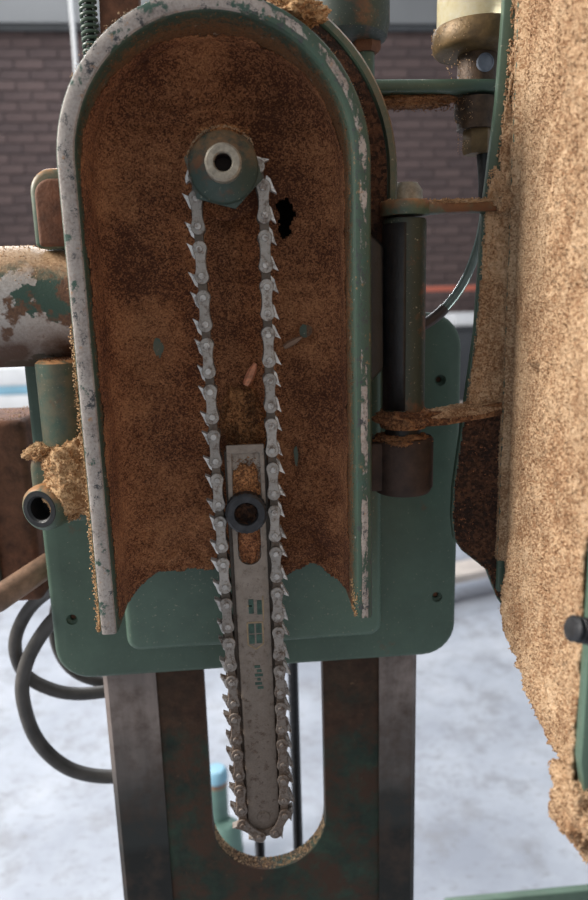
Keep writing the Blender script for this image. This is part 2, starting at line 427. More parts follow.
# ================================================================== MORTISER HEAD
CX, CZ, RO = -6.25, 426.0, 91.25
head = thing('mortiser_head', 'green cast chain mortiser head with open arched housing and square back plate', 'machine', (0, 60, 43))
def arch_stations(zend, nz=24, na=40):
    st = [('L', zend + (CZ - zend) * i / nz) for i in range(nz)]
    st += [('A', math.pi - math.pi * i / na) for i in range(na + 1)]
    st += [('R', CZ + (zend - CZ) * (i + 1) / nz) for i in range(nz)]
    return st
def arch_pt(st, d, ro=RO, wob=0):
    k, v = st
    if k == 'L': return CX - ro + d, v
    if k == 'R': return CX + ro - d, v
    return CX + (ro - d) * math.cos(v), CZ + (ro - d) * math.sin(v)
def sweep(section, ends, ro=RO, stations=None):
    b = bmesh.new(); sts = stations or arch_stations(160); rings = []
    for i, st in enumerate(sts):
        ring = []
        for d, y in section:
            x, z = arch_pt(st, d, ro)
            if ends and i in (0, len(sts) - 1): z = ends(d, y)
            ring.append(b.verts.new(V(x, y, z)))
        rings.append(ring)
    n = len(section)
    for A, B in zip(rings, rings[1:]):
        for j in range(n): b.faces.new((A[j], A[(j + 1) % n], B[(j + 1) % n], B[j]))
    b.faces.new(rings[0]); b.faces.new(rings[-1])
    return b
def zend(d, y): return 135 + 15 * min(1, max(0, (d - 11.5) / 20))
SEC = [(0, -32), (.8, -34), (2.5, -35), (9, -35), (10.7, -34), (11.5, -32), (11.5, 14), (12.2, 22), (14.5, 28.5), (20, 32.3), (34, 33), (34, 38), (0, 38)]
shell = finish('housing_shell', sweep(SEC, zend), 'shell', head)
rim = finish('rim_edge', sweep([(.9, -34), (1.6, -35.6), (3, -36.2), (8.5, -36.2), (9.9, -35.6), (10.6, -34)], lambda d, y: 134.6), 'rim', shell)
rim['label'] = 'bare chipped paint edge of the housing'
# back wall of the housing with the shaft opening
pts = [arch_pt(s, 30) for s in arch_stations(150, 10, 30)]
bw = finish('housing_back', prism(pts, 33, 38), 'green_dusty', head)
cut(bw, [prism([(38.5 + 10 * math.cos(a), 401 + 19 * math.sin(a)) for a in [i * math.pi / 8 for i in range(16)]], 20, 60)])
# unseen gear case, added to keep background light out of the shaft opening
pts = [arch_pt(s, 8) for s in arch_stations(335, 6, 30)]
finish('added_gear_case', prism(pts, 84, 92, 3), 'void', head)
finish('added_gear_case_rim', sweep([(4, 38), (4, 86), (14, 86), (14, 38)], None, RO, arch_stations(336, 6, 30)), 'green_dark', head)
# rear flange visible at the upper right
sts = [('A', math.radians(100 - 100 * i / 30)) for i in range(31)] + [('R', 426 - 66 * (i + 1) / 6) for i in range(6)]
fo = finish('rear_flange', sweep([(0, 8), (1.5, 6), (5, 6), (6, 10), (26, 12), (26, 34), (0, 34)], None, 116.5, sts), 'green_dusty', head)
finish('grimy_face', sweep([(6.5, 8.6), (6.5, 11), (26.5, 13), (26.5, 10.6)], None, 116.5, sts), 'saw_dark', fo)
# pad and back plate
def screw_hole(x, z, y): return lathe([(0, 14), (2.4, 14), (2.4, 4), (4.6, 2.2), (4.6, -2), (0, -2)], 'y', (x, y, z), 20)
plate = finish('back_plate', prism(rrect(-159, 177, 43, 334, 28), 70, 92, 4, 3), 'green', head)
HOLES = [(-142.5, 97), (160.4, 97), (159.8, 281), (-142.5, 281)]
cut(plate, [screw_hole(x, z, 70) for x, z in HOLES])
for x, z in HOLES:
    finish('screw', lathe([(0, 0), (2, 0), (2.3, .6), (2.3, 5)], 'y', (x, 76, z), 14), 'rust', plate)
pad = finish('raised_pad', prism(rrect(-97, 109, 75, 330, 11), 50, 72, 5, 3), 'green_light', head)
# motor barrel on the left
finish('motor_barrel', lathe([(0, -170), (40, -170), (42.5, -166), (42.5, 0), (40, 6), (40, 38)], 'x', (-140, 60, 346.5), 64), 'motor', head)
# ear lug above it
finish('ear_lug', prism(rrect(-131, -96, 385, 436, 15, 7, (1, 1, 0, 0)), 30, 52, 4, 3), 'green_dusty', head)
finish('lug_face', prism(rrect(-127.5, -96, 386, 429, 11, 7, (1, 1, 0, 0)), 27.5, 34, 2.5, 3), 'rust', head)
# clamp post and split clamp
cp = finish('clamp_post', lathe([(0, 311), (13.5, 311), (16.3, 309), (16.3, 215), (0, 215)], 'z', (-121.5, 27, 0), 40), 'green_dusty', head)
finish('stay_post', lathe([(0, 330), (5.5, 330), (5.5, 150), (0, 150)], 'z', (-161, 104, 0), 20), 'green', head)
b = prism(rrect(-147, -100, 196, 250, 14), 15, 52, 6, 3)
finish('clamp_body', b, 'green_dusty', head)
ax = Vector((-.36, -.93, .03)).normalized()
boss = finish('clamp_boss', lathe([(8.2, 22), (8.2, -1), (10, -2.5), (13, -2.5), (15.6, 0), (16.2, 4), (16.2, 30), (0, 30)], -ax, (-136, -1, 213), 40), 'green_dusty', head)
finish('clamp_bore', lathe([(0, 13), (8.2, 13), (8.0, -1.5), (9.5, -3.1), (12.6, -3.0), (12.8, -2)], -ax, (-136, -1, 213), 32), 'black_iron', boss)
# hinge barrel on the right
hp = finish('hinge_barrel', lathe([(0, 268), (13.8, 268), (14.2, 270), (14.2, 394), (13.4, 396), (0, 396)], 'z', (113.5, 0, 0), 40), 'green_dark', head)
finish('hinge_shoulder', prism([(84, 285), (99, 300), (99, 380), (84, 392)], -6, 12, 3), 'black_iron', head)
finish('hinge_wear_strip', lathe([(14.5, 272), (14.5, 393)], 'z', (113.5, 0, 0), 40), 'black_iron', hp)
b = bmesh.new(); rings = []
sock = finish('hinge_socket', lathe([(0, 252), (8, 252), (19.5, 252), (21, 250), (21, 217), (19, 213), (0, 213)], 'z', (113.3, 0, 0), 44), 'rust_dark', head)
finish('socket_web', prism([(80, 216), (100, 216), (100, 250), (80, 250)], -12, 16, 2), 'rust_dark', head)
finish('hinge_pin', lathe([(0, 275), (12.5, 275), (12.5, 250), (0, 250)], 'z', (113.3, 0, 0), 28), 'black_iron', head)
finish('hinge_pin_cap', lathe([(0, 425), (8, 424), (11.5, 419), (12, 404), (0, 404)], 'z', (124, 40, 0), 24), 'bushing', head)
# strip the black wear band down to the half that faces the rim
hw = [o for o in head.children_recursive if o.name.startswith('hinge_wear_strip')][0]
bm = bmesh.new(); bm.from_mesh(hw.data)
bmesh.ops.delete(bm, geom=[f for f in bm.faces if f.calc_center_median().x > .1115 or f.calc_center_median().y > .004], context='FACES')
bmesh.ops.solidify(bm, geom=bm.faces[:], thickness=.0012); bm.to_mesh(hw.data); bm.free()

# ---- spring cap standing behind the arch, spring on the left
kn = thing('plunger_cap', 'green domed plunger cap on a thin post behind the arch top', 'cap', (100, 112, 300))
finish('cap', lathe([(0, 620), (29, 615), (33, 605), (33, 550), (31, 541), (22, 538), (0, 538)], 'z', (96, 120, 0), 44), 'green_dark', kn)
finish('post', lathe([(0, 545), (7.2, 545), (7.2, 340), (0, 340)], 'z', (110.5, 120, 0), 24), 'green', kn)
finish('mount_block', box(70, 126, 92.5, 132, 300, 345, 4), 'green_dark', kn)
finish('post_nut', lathe([(0, 545), (12, 545), (12, 534), (10, 531), (0, 531)], 'z', (110.5, 120, 0), 6), 'rust', kn)
finish('sleeve', lathe([(0, 540), (8, 540), (9, 528), (9, 340), (0, 340)], 'z', (87, 124, 0), 24), 'bushing', kn)
sp = thing('return_spring', 'small green coil spring behind the upper left of the arch', 'spring', (-92, 84, 515))
finish('coil', tube([(-92 + 5.2 * math.cos(t), 84 + 5.2 * math.sin(t), 515 + t * 6.2 / (2 * math.pi) * .62) for t in [i * math.pi / 8 for i in range(0, 16 * 14)]], 1.2, 8), 'green', sp)
finish('spring_rod', lathe([(0, 570), (2.8, 570), (2.8, 512), (0, 512)], 'z', (-92, 84, 0), 14), 'steel_dark', sp)
finish('spring_bracket', prism([(-88, 462), (-60, 470), (-56, 575), (-84, 575)], 86, 100, 2), 'rust', sp)

# ================================================================== SAWDUST CAKED INSIDE THE HOUSING
def housing_coat():
    step = 1.3; xs = np.arange(CX - 79.5, CX + 79.6, step); zs = np.arange(134, 507, step)
    idx = {}; vs_ = []; fs = []
    for i, x in enumerate(xs):
        for j, z in enumerate(zs):
            d = (79.75 - abs(x - CX)) if z < CZ else 79.75 - math.hypot(x - CX, z - CZ)
            if d < -.6: continue
            zb = 150 - 15 * min(1, max(0, (20 - d) / 20)) + 2.2 * fb(x * .09, 3, 0) - (11 * math.exp(-((x - 22) / 22) ** 2))
            if z < zb: continue
            if ((x - 39) / (5.2 + 5 * fb(x * .13, z * .13, 1))) ** 2 + ((z - 402) / (13 + 5 * fb(x * .2, z * .05, 6))) ** 2 < 1: continue
            d = max(d, 0.05); r = 25
            y = 31.5 if d >= r else 31.5 - (r - math.sqrt(max(0, r * r - (r - d) ** 2))) * .98
            h = 2.6 + 3.6 * fb(x * .028, z * .028, 5, 3) + 2.1 * fb(x * .09, z * .09, 9, 4) + .8 * fb(x * .42, z * .42, 2, 2) + random.uniform(-.3, .3)
            # heaps and bare places
            h += 4.5 * math.exp(-((x - 3) / 22) ** 2 - ((z - 262) / 26) ** 2)
            h += 3.0 * math.exp(-((x - 62) / 14) ** 2 - ((z - 262) / 40) ** 2)
            h += 2.5 * math.exp(-((x - 0) / 60) ** 2 - ((z - 470) / 12) ** 2)
            if z > 440: h += 1.8 * math.sin(z * .42 + 2.2 * fb(x * .03, 1, 1)) * math.exp(-((z - 468) / 16) ** 2)
            for px, pz, sx, sz in ((50, 324, 6, 5), (69, 213, 7, 12), (41, 235, 2.5, 10), (-54, 317, 5, 8)):
                h -= 8 * math.exp(-((x - px) / sx) ** 2 - ((z - pz) / sz) ** 2)
            k = min(1, d / 10)
            y -= h * (.25 + .75 * k) if d < r else h
            idx[i, j] = len(vs_); vs_.append(V(x, y, z))
    for (i, j), a in idx.items():
        q = [(i, j), (i + 1, j), (i + 1, j + 1), (i, j + 1)]
        if all(t in idx for t in q): fs.append([idx[t] for t in q])
    return vs_, fs
vs_, fs = housing_coat()
o = pydata('caked_sawdust', vs_, fs, 'saw_brown')
md = o.modifiers.new('thick', 'SOLIDIFY'); md.thickness = .0018; md.offset = -1
tag(o, 'dark brown caked sawdust lining the inside of the arched housing', 'sawdust', kind='stuff')
HV = np.array([tuple(v) for v in vs_]); HV[:, 2] -= 1; HV *= 1000
sel = HV[rng.choice(len(HV), 9000)]; sel[:, 1] -= rng.uniform(0, .7, len(sel))
crumbs('sawdust_grains', sel, (.8, 2.0), 'saw_brown', 'loose brown grains clinging to the back of the arched housing')
n = 5200; side = rng.uniform(0, 1, n); pts_ = []
for q in side:
    st = ('L', random.uniform(150, 426)) if q < .33 else (('R', random.uniform(150, 426)) if q < .66 else ('A', random.uniform(0, math.pi)))
    d_ = 11.6; x_, z_ = arch_pt(st, d_); pts_.append((x_, 14 - 46 * random.random() ** 1.6, z_))
crumbs('inner_wall_grains', pts_, (.7, 1.7), 'saw_mid', 'dust specks on the inner side walls of the arched housing')
# brighter loose heap between the chain strands above the bar
n = 3000; xx = rng.normal(3, 9, n); zz = rng.normal(258, 11, n); k = (abs(xx - 3) < 17) & (zz < 285)
crumbs('sawdust_heap', np.stack([xx, 22 - rng.uniform(0, 5, n), zz], 1)[k], (.9, 2.1), 'saw_mid', 'orange-brown sawdust heap between the chain strands above the guide bar')

# the crust runs up the side walls, far forward on the left, less on the right and at the crown
def wall_lining():
    sts = [('L', 140 + 286 * i / 230) for i in range(230)] + [('A', math.pi - math.pi * i / 200) for i in range(201)] + [('R', 426 - 286 * (i + 1) / 230) for i in range(230)]
    idx = {}; vs_ = []; fs = []; n = len(sts)
    for i, st in enumerate(sts):
        t = i / n; yf = np.interp(t, [0, .33, .42, .5, .62, .7, 1], [-27, -27, -10, 1, -2, -6, -6])
        for j, y in enumerate(np.arange(10, -33, -1.25)):
            if y < yf + 5 * fb(i * .05, 3.3, 1) + 3 * fb(i * .3, y * .2, 5): continue
            if st[0] != 'A' and st[1] < 137 + max(0, y + 5) * .3: continue
            d = 11.7 + max(.05, (.9 + .9 * fb(i * .09, y * .1, 7, 3) + .6 * fb(i * .4, y * .4, 2, 2)) * min(1, (y - yf) / 8 + .3))
            x, z = arch_pt(st, d); idx[i, j] = len(vs_); vs_.append(V(x, y, z))
    for (i, j), a in idx.items():
        q = [(i, j), (i + 1, j), (i + 1, j + 1), (i, j + 1)]
        if all(t in idx for t in q): fs.append([idx[t] for t in q])
    return vs_, fs
vs_, fs = wall_lining()
o = pydata('wall_lining', vs_, fs, 'saw_brown'); md = o.modifiers.new('thick', 'SOLIDIFY'); md.thickness = .0006; md.offset = -1
tag(o, 'brown dust crust creeping forward along the inner side walls of the housing', 'sawdust', kind='stuff')
# wood splinters
def splinter(loc, ang, L, w, label, mat):
    b = bmesh.new(); prof = [(-.5, .35), (-.2, .5), (.2, .45), (.5, .2)]
    rings = []
    for t, s in prof:
        c = Vector((math.cos(ang), 0, math.sin(ang))) * (t * L); u = Vector((-math.sin(ang), 0, math.cos(ang)))
        rings.append([b.verts.new(V(*(Vector(loc) + c + u * (s * w * a) + Vector((0, 1, 0)) * (bb * 1.5)))) for a, bb in ((-1, .6), (-.6, -1), (.5, -1.1), (1, .5))])
    for A, B in zip(rings, rings[1:]):
        for i in range(4): b.faces.new((A[i], A[(i + 1) % 4], B[(i + 1) % 4], B[i]))
    b.faces.new(rings[0]); b.faces.new(rings[-1])
    return tag(finish('wood_splinter', b, mat, None, 0), label, 'wood chip', 'wood splinters in the housing')
splinter((9.8, 24, 296), math.radians(64), 17, 6.5, 'bright reddish wood splinter standing between the two chain strands', 'chip_wood')
splinter((40, 24, 317.5), math.radians(28), 14, 5, 'dull reddish wood splinter right of the right-hand chain strand', 'handle')

# ================================================================== DRIVE SPINDLE
spn = thing('drive_spindle', 'worn green conical spindle nut with a hollow steel end above the chain', 'spindle', (-1, 0, 400))
SC = (-2.4, 0, 427)
finish('shaft', lathe([(0, -4), (13, -4), (13, 34), (0, 34)], 'y', SC, 28), 'rust', spn)
finish('sprocket', lathe([(0, 1), (17.5, 1), (18.5, 2), (18.5, 4.5), (17.5, 5.5), (0, 5.5)], 'y', SC, 36), 'saw_dark', spn)
finish('guard_disc', lathe([(0, 12), (27, 12), (28, 13), (28, 16), (0, 16)], 'y', SC, 48), 'saw_brown', spn)
finish('hex_nut', lathe([(0, -13), (21, -13), (24.6, -11.2), (24.6, -8.6), (0, -8.6)], 'y', SC, 6), 'spindle', spn)
finish('cone', lathe([(10.5, -22.5), (12, -22), (13.5, -20.5), (20, -16.5), (21.4, -14.5), (21.4, -12), (0, -12)], 'y', SC, 48), 'spindle', spn)
finish('bushing', lathe([(5.2, -18.4), (5.2, -31.5), (6, -32.5), (9.6, -32.5), (10.8, -31.2), (10.8, -18.4), (5.2, -18.4)], 'y', SC, 40), 'bushing', spn)
finish('bore', lathe([(0, -18.5), (5.1, -18.5), (5.1, -30)], 'y', SC, 24), 'rust_dark', spn)

# ================================================================== GUIDE BAR
bar = thing('guide_bar', 'dusty grey steel guide bar hanging inside the chain loop', 'guide bar', (4.5, 0, -57))
def barx(z): return 3.4 + (250 - z) / 250 * 1.7
def bar_outline(hw, zt, zb, n=14):
    pts = [(barx(zt) - hw, zt), (barx(zt) + hw, zt)]; cz = zb + hw
    for i in range(n + 1):
        a = -math.pi * i / n; pts.append((barx(cz) + hw * math.cos(a), cz + hw * math.sin(a)))
    return pts
blade = finish('blade', prism(bar_outline(12, 250, -55), -4.5, 4.5, .8, 2), 'bar', bar)
cut(blade, [prism(rrect(-4.6, 11.6, 165, 236, 8), -12, -1.5)])
finish('rail', prism(bar_outline(14.6, 247, -57), -1.2, 3.0, .3, 1), 'inner', bar)
finish('tip_rivet', lathe([(0, -5.2), (4.6, -5.2), (5.4, -4.4), (5.4, 0)], 'y', (barx(-38), 0, -41), 24), 'bar', bar)
finish('top_block', prism([(-9.5, 252), (-9.5, 200), (-6, 200), (-6, 246), (13, 246), (13, 200), (16.2, 200), (16.2, 252)], -6.2, -4.5, .5, 1), 'bar', bar)
def disc(x, z, r, y0, y1): return prism([(x + r * math.cos(a), z + r * math.sin(a)) for a in [i * math.pi / 4 for i in range(8)]], y0, y1)
# worn printed marks on the blade: two small blocks, a quartered shield and a faint column of letters
def mark(name, pts, mat): return finish(name, prism(pts, -4.75, -4.4), mat, blade, 0)
for x0, x1, z0, z1 in ((1, 4.6, 128, 139), (7, 10.4, 127, 138), (-.2, 3.4, 133.5, 134.5), (10.8, 11.8, 122, 141)):
    mark('printed_mark', [(x0, z0), (x1, z0), (x1, z1), (x0, z1)], 'decal_green' if x1 - x0 > 1.5 and z1 - z0 > 2 else 'decal_tan')
sh = [(-.6, 121), (10.6, 121), (10.6, 104), (5, 100), (-.6, 104)]
for A, B in zip(sh, sh[1:] + sh[:1]):
    A, B = Vector(A), Vector(B); nrm = Vector((-(B - A).y, (B - A).x)).normalized() * .45
    mark('printed_mark', [tuple(A - nrm), tuple(B - nrm), tuple(B + nrm), tuple(A + nrm)], 'decal_tan')
for x0, x1 in ((.4, 4.4), (5.6, 9.6)):
    for z0, z1 in ((112.6, 120), (104.6, 111.6)): mark('printed_mark', [(x0, z0), (x1, z0), (x1, z1), (x0, z1)], 'decal_green')
for k in range(6):
    z0 = 85 - k * 3.4
    mark('printed_mark', [(3.4 + (k % 2) * 1.6, z0), (7.6 + (k % 3) * .9, z0), (7.4 + (k % 3) * .9, z0 + 2.1), (3.2 + (k % 2) * 1.6, z0 + 2.1)], 'decal_green')
n = 2400; xx = rng.normal(3.6, 5, n); zz = rng.normal(224, 9, n); k = (abs(xx - 3.6) < 10.5) & (zz < 243) & (zz > 205)
crumbs('sawdust_pocket', np.stack([xx, -4.4 - rng.uniform(0, 1.4, n), zz], 1)[k], (.8, 1.7), 'saw_mid', 'sawdust packed on the guide bar just above the round bolt')
n = 1500; xx = rng.uniform(-3.8, 10.8, n); zz = rng.uniform(166, 200, n)
crumbs('sawdust_slot', np.stack([xx, -2 - rng.uniform(0, 1.6, n), zz], 1), (.9, 1.8), 'saw_brown', 'brown sawdust filling the guide bar slot under the round bolt')
def flake(name, c, rad, mat, label, seed):
    b = bmesh.new(); bmesh.ops.create_icosphere(b, subdivisions=4, radius=1)
    for v in b.verts:
        q = v.co.normalized(); f = 1 + .25 * fb(q.x * 2 + seed, q.y * 2, q.z * 2, 4) + .12 * fb(q.x * 8, q.y * 8 + seed, q.z * 8, 3)
        v.co = V(*(Vector(c) + Vector((q.x * rad[0] * f, q.y * rad[1] * f, q.z * rad[2] * f))))
    tag(finish(name, b, mat, None, 180), label, 'sawdust', kind='stuff')
flake('slot_fill', (3.5, -2.2, 186), (7.6, 1.3, 21), 'saw_brown', 'packed brown dust plug inside the guide bar slot', 2)
flake('bar_cake', (3.0, -4.3, 224), (10.2, 1.7, 15), 'saw_orange', 'orange-brown dust cake on the bar between slot top and bolt', 6)
# round socket bolt clamping the bar
bolt = thing('socket_bolt', 'black knurled round socket bolt clamping the guide bar', 'bolt', (2.2, -8, 205))
finish('bolt_head', lathe([(7.6, -6), (7.6, -13.6), (8.4, -14.6), (12.6, -14.6), (14, -13.4), (14, -4.4), (7.6, -4.4)], 'y', (2.2, 0, 205.5), 48), 'steel_dark', bolt)
finish('hex_socket', lathe([(0, -6.5), (8.4, -6.5), (8.0, -13.8)], 'y', (2.2, 0, 205.5), 6), 'saw_dark', bolt)
for i in range(24):
    a = i * math.pi / 12; c, s = math.cos(a), math.sin(a)
    b = prism([(2.2 + 14.4 * c - .7 * s, 205.5 + 14.4 * s + .7 * c), (2.2 + 14.4 * c + .7 * s, 205.5 + 14.4 * s - .7 * c), (2.2 + 13.2 * c + .7 * s, 205.5 + 13.2 * s - .7 * c), (2.2 + 13.2 * c - .7 * s, 205.5 + 13.2 * s + .7 * c)], -12.8, -5)
    finish('knurl', b, 'steel_dark', bolt, 0)

# ================================================================== MORTISE CHAIN
chain = thing('mortise_chain', 'grey steel mortising chain with outward cutter teeth looped round the guide bar', 'chain', (4, 0, -62))
A0, RA = Vector((.6, 417)), 21.2; B0, RB = Vector((5.2, -40)), 16.2
dv = B0 - A0; D = dv.length; base = math.atan2(dv.y, dv.x); off = math.acos((RA - RB) / D)
# external tangent points of the two circles
def tp(c, r, s): a = base + s * off; return c + Vector((math.cos(a), math.sin(a))) * r, a
LA, aL = tp(A0, RA, -1); LB, _ = tp(B0, RB, -1); RA_, aR = tp(A0, RA, 1); RB_, _ = tp(B0, RB, 1)
seg = []
seg.append(('l', LB, LA)); sweepA = (aL - aR) % (2 * math.pi); seg.append(('a', A0, RA, aL, -sweepA))
seg.append(('l', RA_, RB_)); sweepB = 2 * math.pi - sweepA; seg.append(('a', B0, RB, aR, -sweepB))
lens = [(s[2] - s[1]).length if s[0] == 'l' else s[2] * abs(s[4]) for s in seg]; LT = sum(lens)
def on_path(t):
    t %= LT
    for s, L in zip(seg, lens):
        if t <= L:
            if s[0] == 'l': return s[1].lerp(s[2], t / L)
            a = s[3] + s[4] * t / L; return s[1] + Vector((math.cos(a), math.sin(a))) * s[2]
        t -= L
    return seg[0][1]
NP = 34; PER = LT / NP
def dogbone(L, we, ww, n=9):
    """plate outline along s with rounded ends of half width we and waist ww"""
    pts = []
    for i in range(n + 1): a = -math.pi / 2 + math.pi * i / n; pts.append((L / 2 + we * math.cos(a), we * math.sin(a)))
    pts += [(L * .22, ww), (0, ww * .94), (-L * .22, ww)]
    for i in range(n + 1): a = math.pi / 2 + math.pi * i / n; pts.append((-L / 2 + we * math.cos(a), we * math.sin(a)))
    pts += [(-L * .22, -ww), (0, -ww * .94), (L * .22, -ww)]
    return pts
def local_prism(pts, y0, y1, bv=0):
    b = bmesh.new(); f = [b.verts.new((s * .001, y0 * .001, n * .001)) for s, n in pts]; k = [b.verts.new((s * .001, y1 * .001, n * .001)) for s, n in pts]
    m = len(pts); b.faces.new(f); b.faces.new(k[::-1])
    for i in range(m): b.faces.new((f[i], k[i], k[(i + 1) % m], f[(i + 1) % m]))
    bmesh.ops.recalc_face_normals(b, faces=b.faces)
    if bv: bevel(b, bv, 1, 50)
    return b
def local_mesh(name, b, mat):
    me = bpy.data.meshes.new(name); bmesh.ops.recalc_face_normals(b, faces=b.faces); b.to_mesh(me); b.free(); me.materials.append(M[mat])
    me.shade_smooth(); me.set_sharp_from_angle(angle=math.radians(40)); return me
PITCH = PER / 2
me_plate = local_mesh('link_plate', local_prism(dogbone(PITCH * 1.16, 4.6, 3.4), -8.0, -6.3, .35), 'chain')
me_back = local_mesh('rear_link_plate', local_prism(dogbone(PITCH * 1.16, 4.6, 3.4), 4.2, 5.9), 'inner')
me_inner = local_mesh('inner_link', local_prism(dogbone(PITCH * .95, 4.0, 3.0), -6.1, 4.0, .2), 'inner')
me_tooth = local_mesh('cutter_tooth', local_prism([(-6.2, 2.6), (-3.0, 1.5), (2.2, 2.8), (3.0, 4.4), (5.2, 8.2), (1.2, 6.5), (-3.8, 5.0)], -5.8, 0.5, .2), 'tooth')
rb = bmesh.new(); bmesh.ops.create_cone(rb, cap_ends=True, segments=14, radius1=.0024, radius2=.0020, depth=.0012)
bmesh.ops.rotate(rb, cent=(0, 0, 0), matrix=Matrix.Rotation(math.radians(90), 3, 'X'), verts=rb.verts)
me_rivet = local_mesh('rivet', rb, 'rivet')
def frame(t, half):
    p = (on_path(t - half) + on_path(t + half)) / 2; tg = (on_path(t + half) - on_path(t - half)).normalized()
    T = Vector((tg.x, 0, tg.y)); Nn = Vector((-tg.y, 0, tg.x))
    m = Matrix((T, Vector((0, 1, 0)), Nn)).transposed().to_4x4(); m.translation = V(p.x, 0, p.y); return m
def place(name, me, m, parent):
    o = bpy.data.objects.new(name, me); COL.objects.link(o); o.parent = parent; o.matrix_basis = m; return o
chain_inv = Matrix.Translation(-chain.location)
T0 = 17.5
for i in range(NP):
    t = T0 + i * PER; m = frame(t, PITCH * .55)
    p = place('link_plate', me_plate, chain_inv @ m, chain)
    place('rear_link_plate', me_back, chain_inv @ m, chain)
    for s in (-1, 1):
        place('rivet', me_rivet, Matrix.Translation((s * PITCH * .55 * .001, -.0085, random.uniform(-.0003, .0003))), p)
        jig = Matrix.Rotation(math.radians(random.uniform(-7, 7)), 4, 'Y')
        place('cutter_tooth', me_tooth, Matrix.Translation((s * PITCH * .56 * .001 - .001, 0, random.uniform(-.0006, .0002))) @ jig, p)
    place('inner_link', me_inner, chain_inv @ frame(t + PITCH, PITCH * .5), chain)

# ================================================================== COLUMN
colm = thing('machine_column', 'dark oily green slotted casting column with bare steel ways below the back plate', 'machine column', (10, 130, -1000))
body = finish('column_body', prism([(-124, -960), (-124, 300), (146, 300), (146, -960)], 93, 108, 2), 'column', colm)
slot = [(-41, 270), (-41, -128)] + [(11.8 - 52.8 * math.cos(math.pi * i / 20), -128 - 52.8 * math.sin(math.pi * i / 20)) for i in range(1, 20)] + [(64.6, -128), (64.6, 270)]
cut(body, [prism(slot, 80, 170)])
def way(pts): return finish('way', prism(pts, 91, 96, 0), 'way', colm, 0)
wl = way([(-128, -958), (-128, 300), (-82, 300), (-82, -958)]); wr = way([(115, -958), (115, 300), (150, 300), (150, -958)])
for w_, xs_ in ((wl, -1), (wr, 1)):
    bm = bmesh.new(); bm.from_mesh(w_.data)
    es = [e for e in bm.edges if all(abs(v.co.x - (-.128 if xs_ < 0 else .150)) < 1e-5 and abs(v.co.y - .091) < 1e-5 for v in e.verts)]
    bmesh.ops.bevel(bm, geom=es, offset=.0045, segments=1, affect='EDGES'); bm.to_mesh(w_.data); bm.free()
finish('foot', box(-150, 172, 60, 190, -1000, -955, 6), 'column', colm)
n = 900; a = rng.uniform(math.pi * 1.06, math.pi * 1.94, n)
crumbs('sawdust_slot_sill', np.stack([11.8 + 52.3 * np.cos(a), rng.uniform(94, 107.5, n), -128 + 52.3 * np.sin(a)], 1), (1, 2.4), 'saw_pale', 'sawdust lying on the rounded sill of the column slot')
# two dark lift rods standing behind the slot
for x, lab in ((2.0, 'thin black lift rod behind the slot, below the chain tip'), (45, 'thin black lift rod behind the slot, right of the chain')):
    r = thing('lift_rod', lab, 'rod', (x, 200, -1000), 'lift rods behind the column')
    zt = 60 if x > 20 else -190
    finish('shaft', lathe([(0, zt), (5.5, zt), (5.5, -990), (0, -990)], 'z', (x, 200, 0), 18), 'steel_dark', r)
    finish('collar', lathe([(0, -990), (11, -990), (11, -1000), (0, -1000)], 'z', (x, 200, 0), 18), 'steel_dark', r)
    finish('top_nut', lathe([(0, zt), (8, zt), (8, zt + 8), (0, zt + 8)], 'z', (x, 200, 0), 6), 'steel_dark', r)

# ================================================================== DOOR
door = thing('housing_door', 'open housing door on the right, inner face thick with tan sawdust', 'door', (170, -95, 122))
DU = Vector((-.115, -.993, 0)).normalized(); DW = Vector((DU.y, -DU.x, 0))       # DU from hinge side to free side, DW out of the inner face
if DW.x > 0: DW = -DW
D0 = Vector((186, -4, 0))
def DP(u, w, z): p = D0 + DU * u + DW * w; return (p.x, p.y, z)
def dprism(pts, fn, w0, w1, bv=0, seg=2):
    b = bmesh.new(); f = [b.verts.new(V(*fn(a, w0, c))) for a, c in pts]; k = [b.verts.new(V(*fn(a, w1, c))) for a, c in pts]; n = len(pts)
    b.faces.new(f); b.faces.new(k[::-1])
    for i in range(n): b.faces.new((f[i], k[i], k[(i + 1) % n], f[(i + 1) % n]))
    bmesh.ops.recalc_face_normals(b, faces=b.faces)
    if bv: bevel(b, bv, seg, 50)
    return b
def dzb(u): return float(np.interp(u, [0, 60, 120, 150, 190], [122, 109, 94.5, 98, 100]))
finish('door_panel', dprism(rrect(0, 186, 121, 590, 30, 8, (1, 1, 0, 0))[:18] + [(0, dzb(0)), (60, dzb(60)), (120, dzb(120)), (150, dzb(150)), (186, 100)], lambda u, w, z: DP(u, w, z), -8, -1, 1.5), 'green_dusty', door)
# hinge-side wall of the door tray, deeper towards the bottom (first coordinate is height off the panel)
wallpts = [(-2, 592), (12, 592), (12, 520), (14.5, 467), (20.5, 407), (24, 323), (36.5, 212), (37, 190), (35, 174), (29, 165), (11, 150), (2, 127), (-2, 121)]
hw_ = finish('hinge_side_wall', dprism(wallpts, lambda w, u, z: DP(u, w, z), -8, 0, 1.2), 'green', door)
hw_['label'] = 'green hinge-side wall of the door tray'
finish('inner_rib', dprism([(3, 136), (3, 585), (9, 585), (9, 136)], lambda u, w, z: DP(u, w, z), -2, 5, 2), 'green', door)
finish('free_side_wall', dprism([(-2, 100), (-2, 585), (9.5, 585), (9.5, 128), (6, 108)], lambda w, u, z: DP(u, w, z), 178, 187, 1.2), 'green_light', door)
lug = finish('latch_lug', dprism(rrect(183, 201, 184, 212, 5), lambda u, w, z: DP(u, w, z), -4, 6, 1), 'green', door)
stud_c = Vector((142.5, -194, 202)); sa = Vector((1, .12, -.32)).normalized()
prof = [(0, 0), (4.2, 0), (5.2, 1)]
for i in range(8): prof += [(6.0, 1.6 + i * 3), (6.0, 2.5 + i * 3), (4.7, 3.2 + i * 3), (4.7, 3.9 + i * 3)]
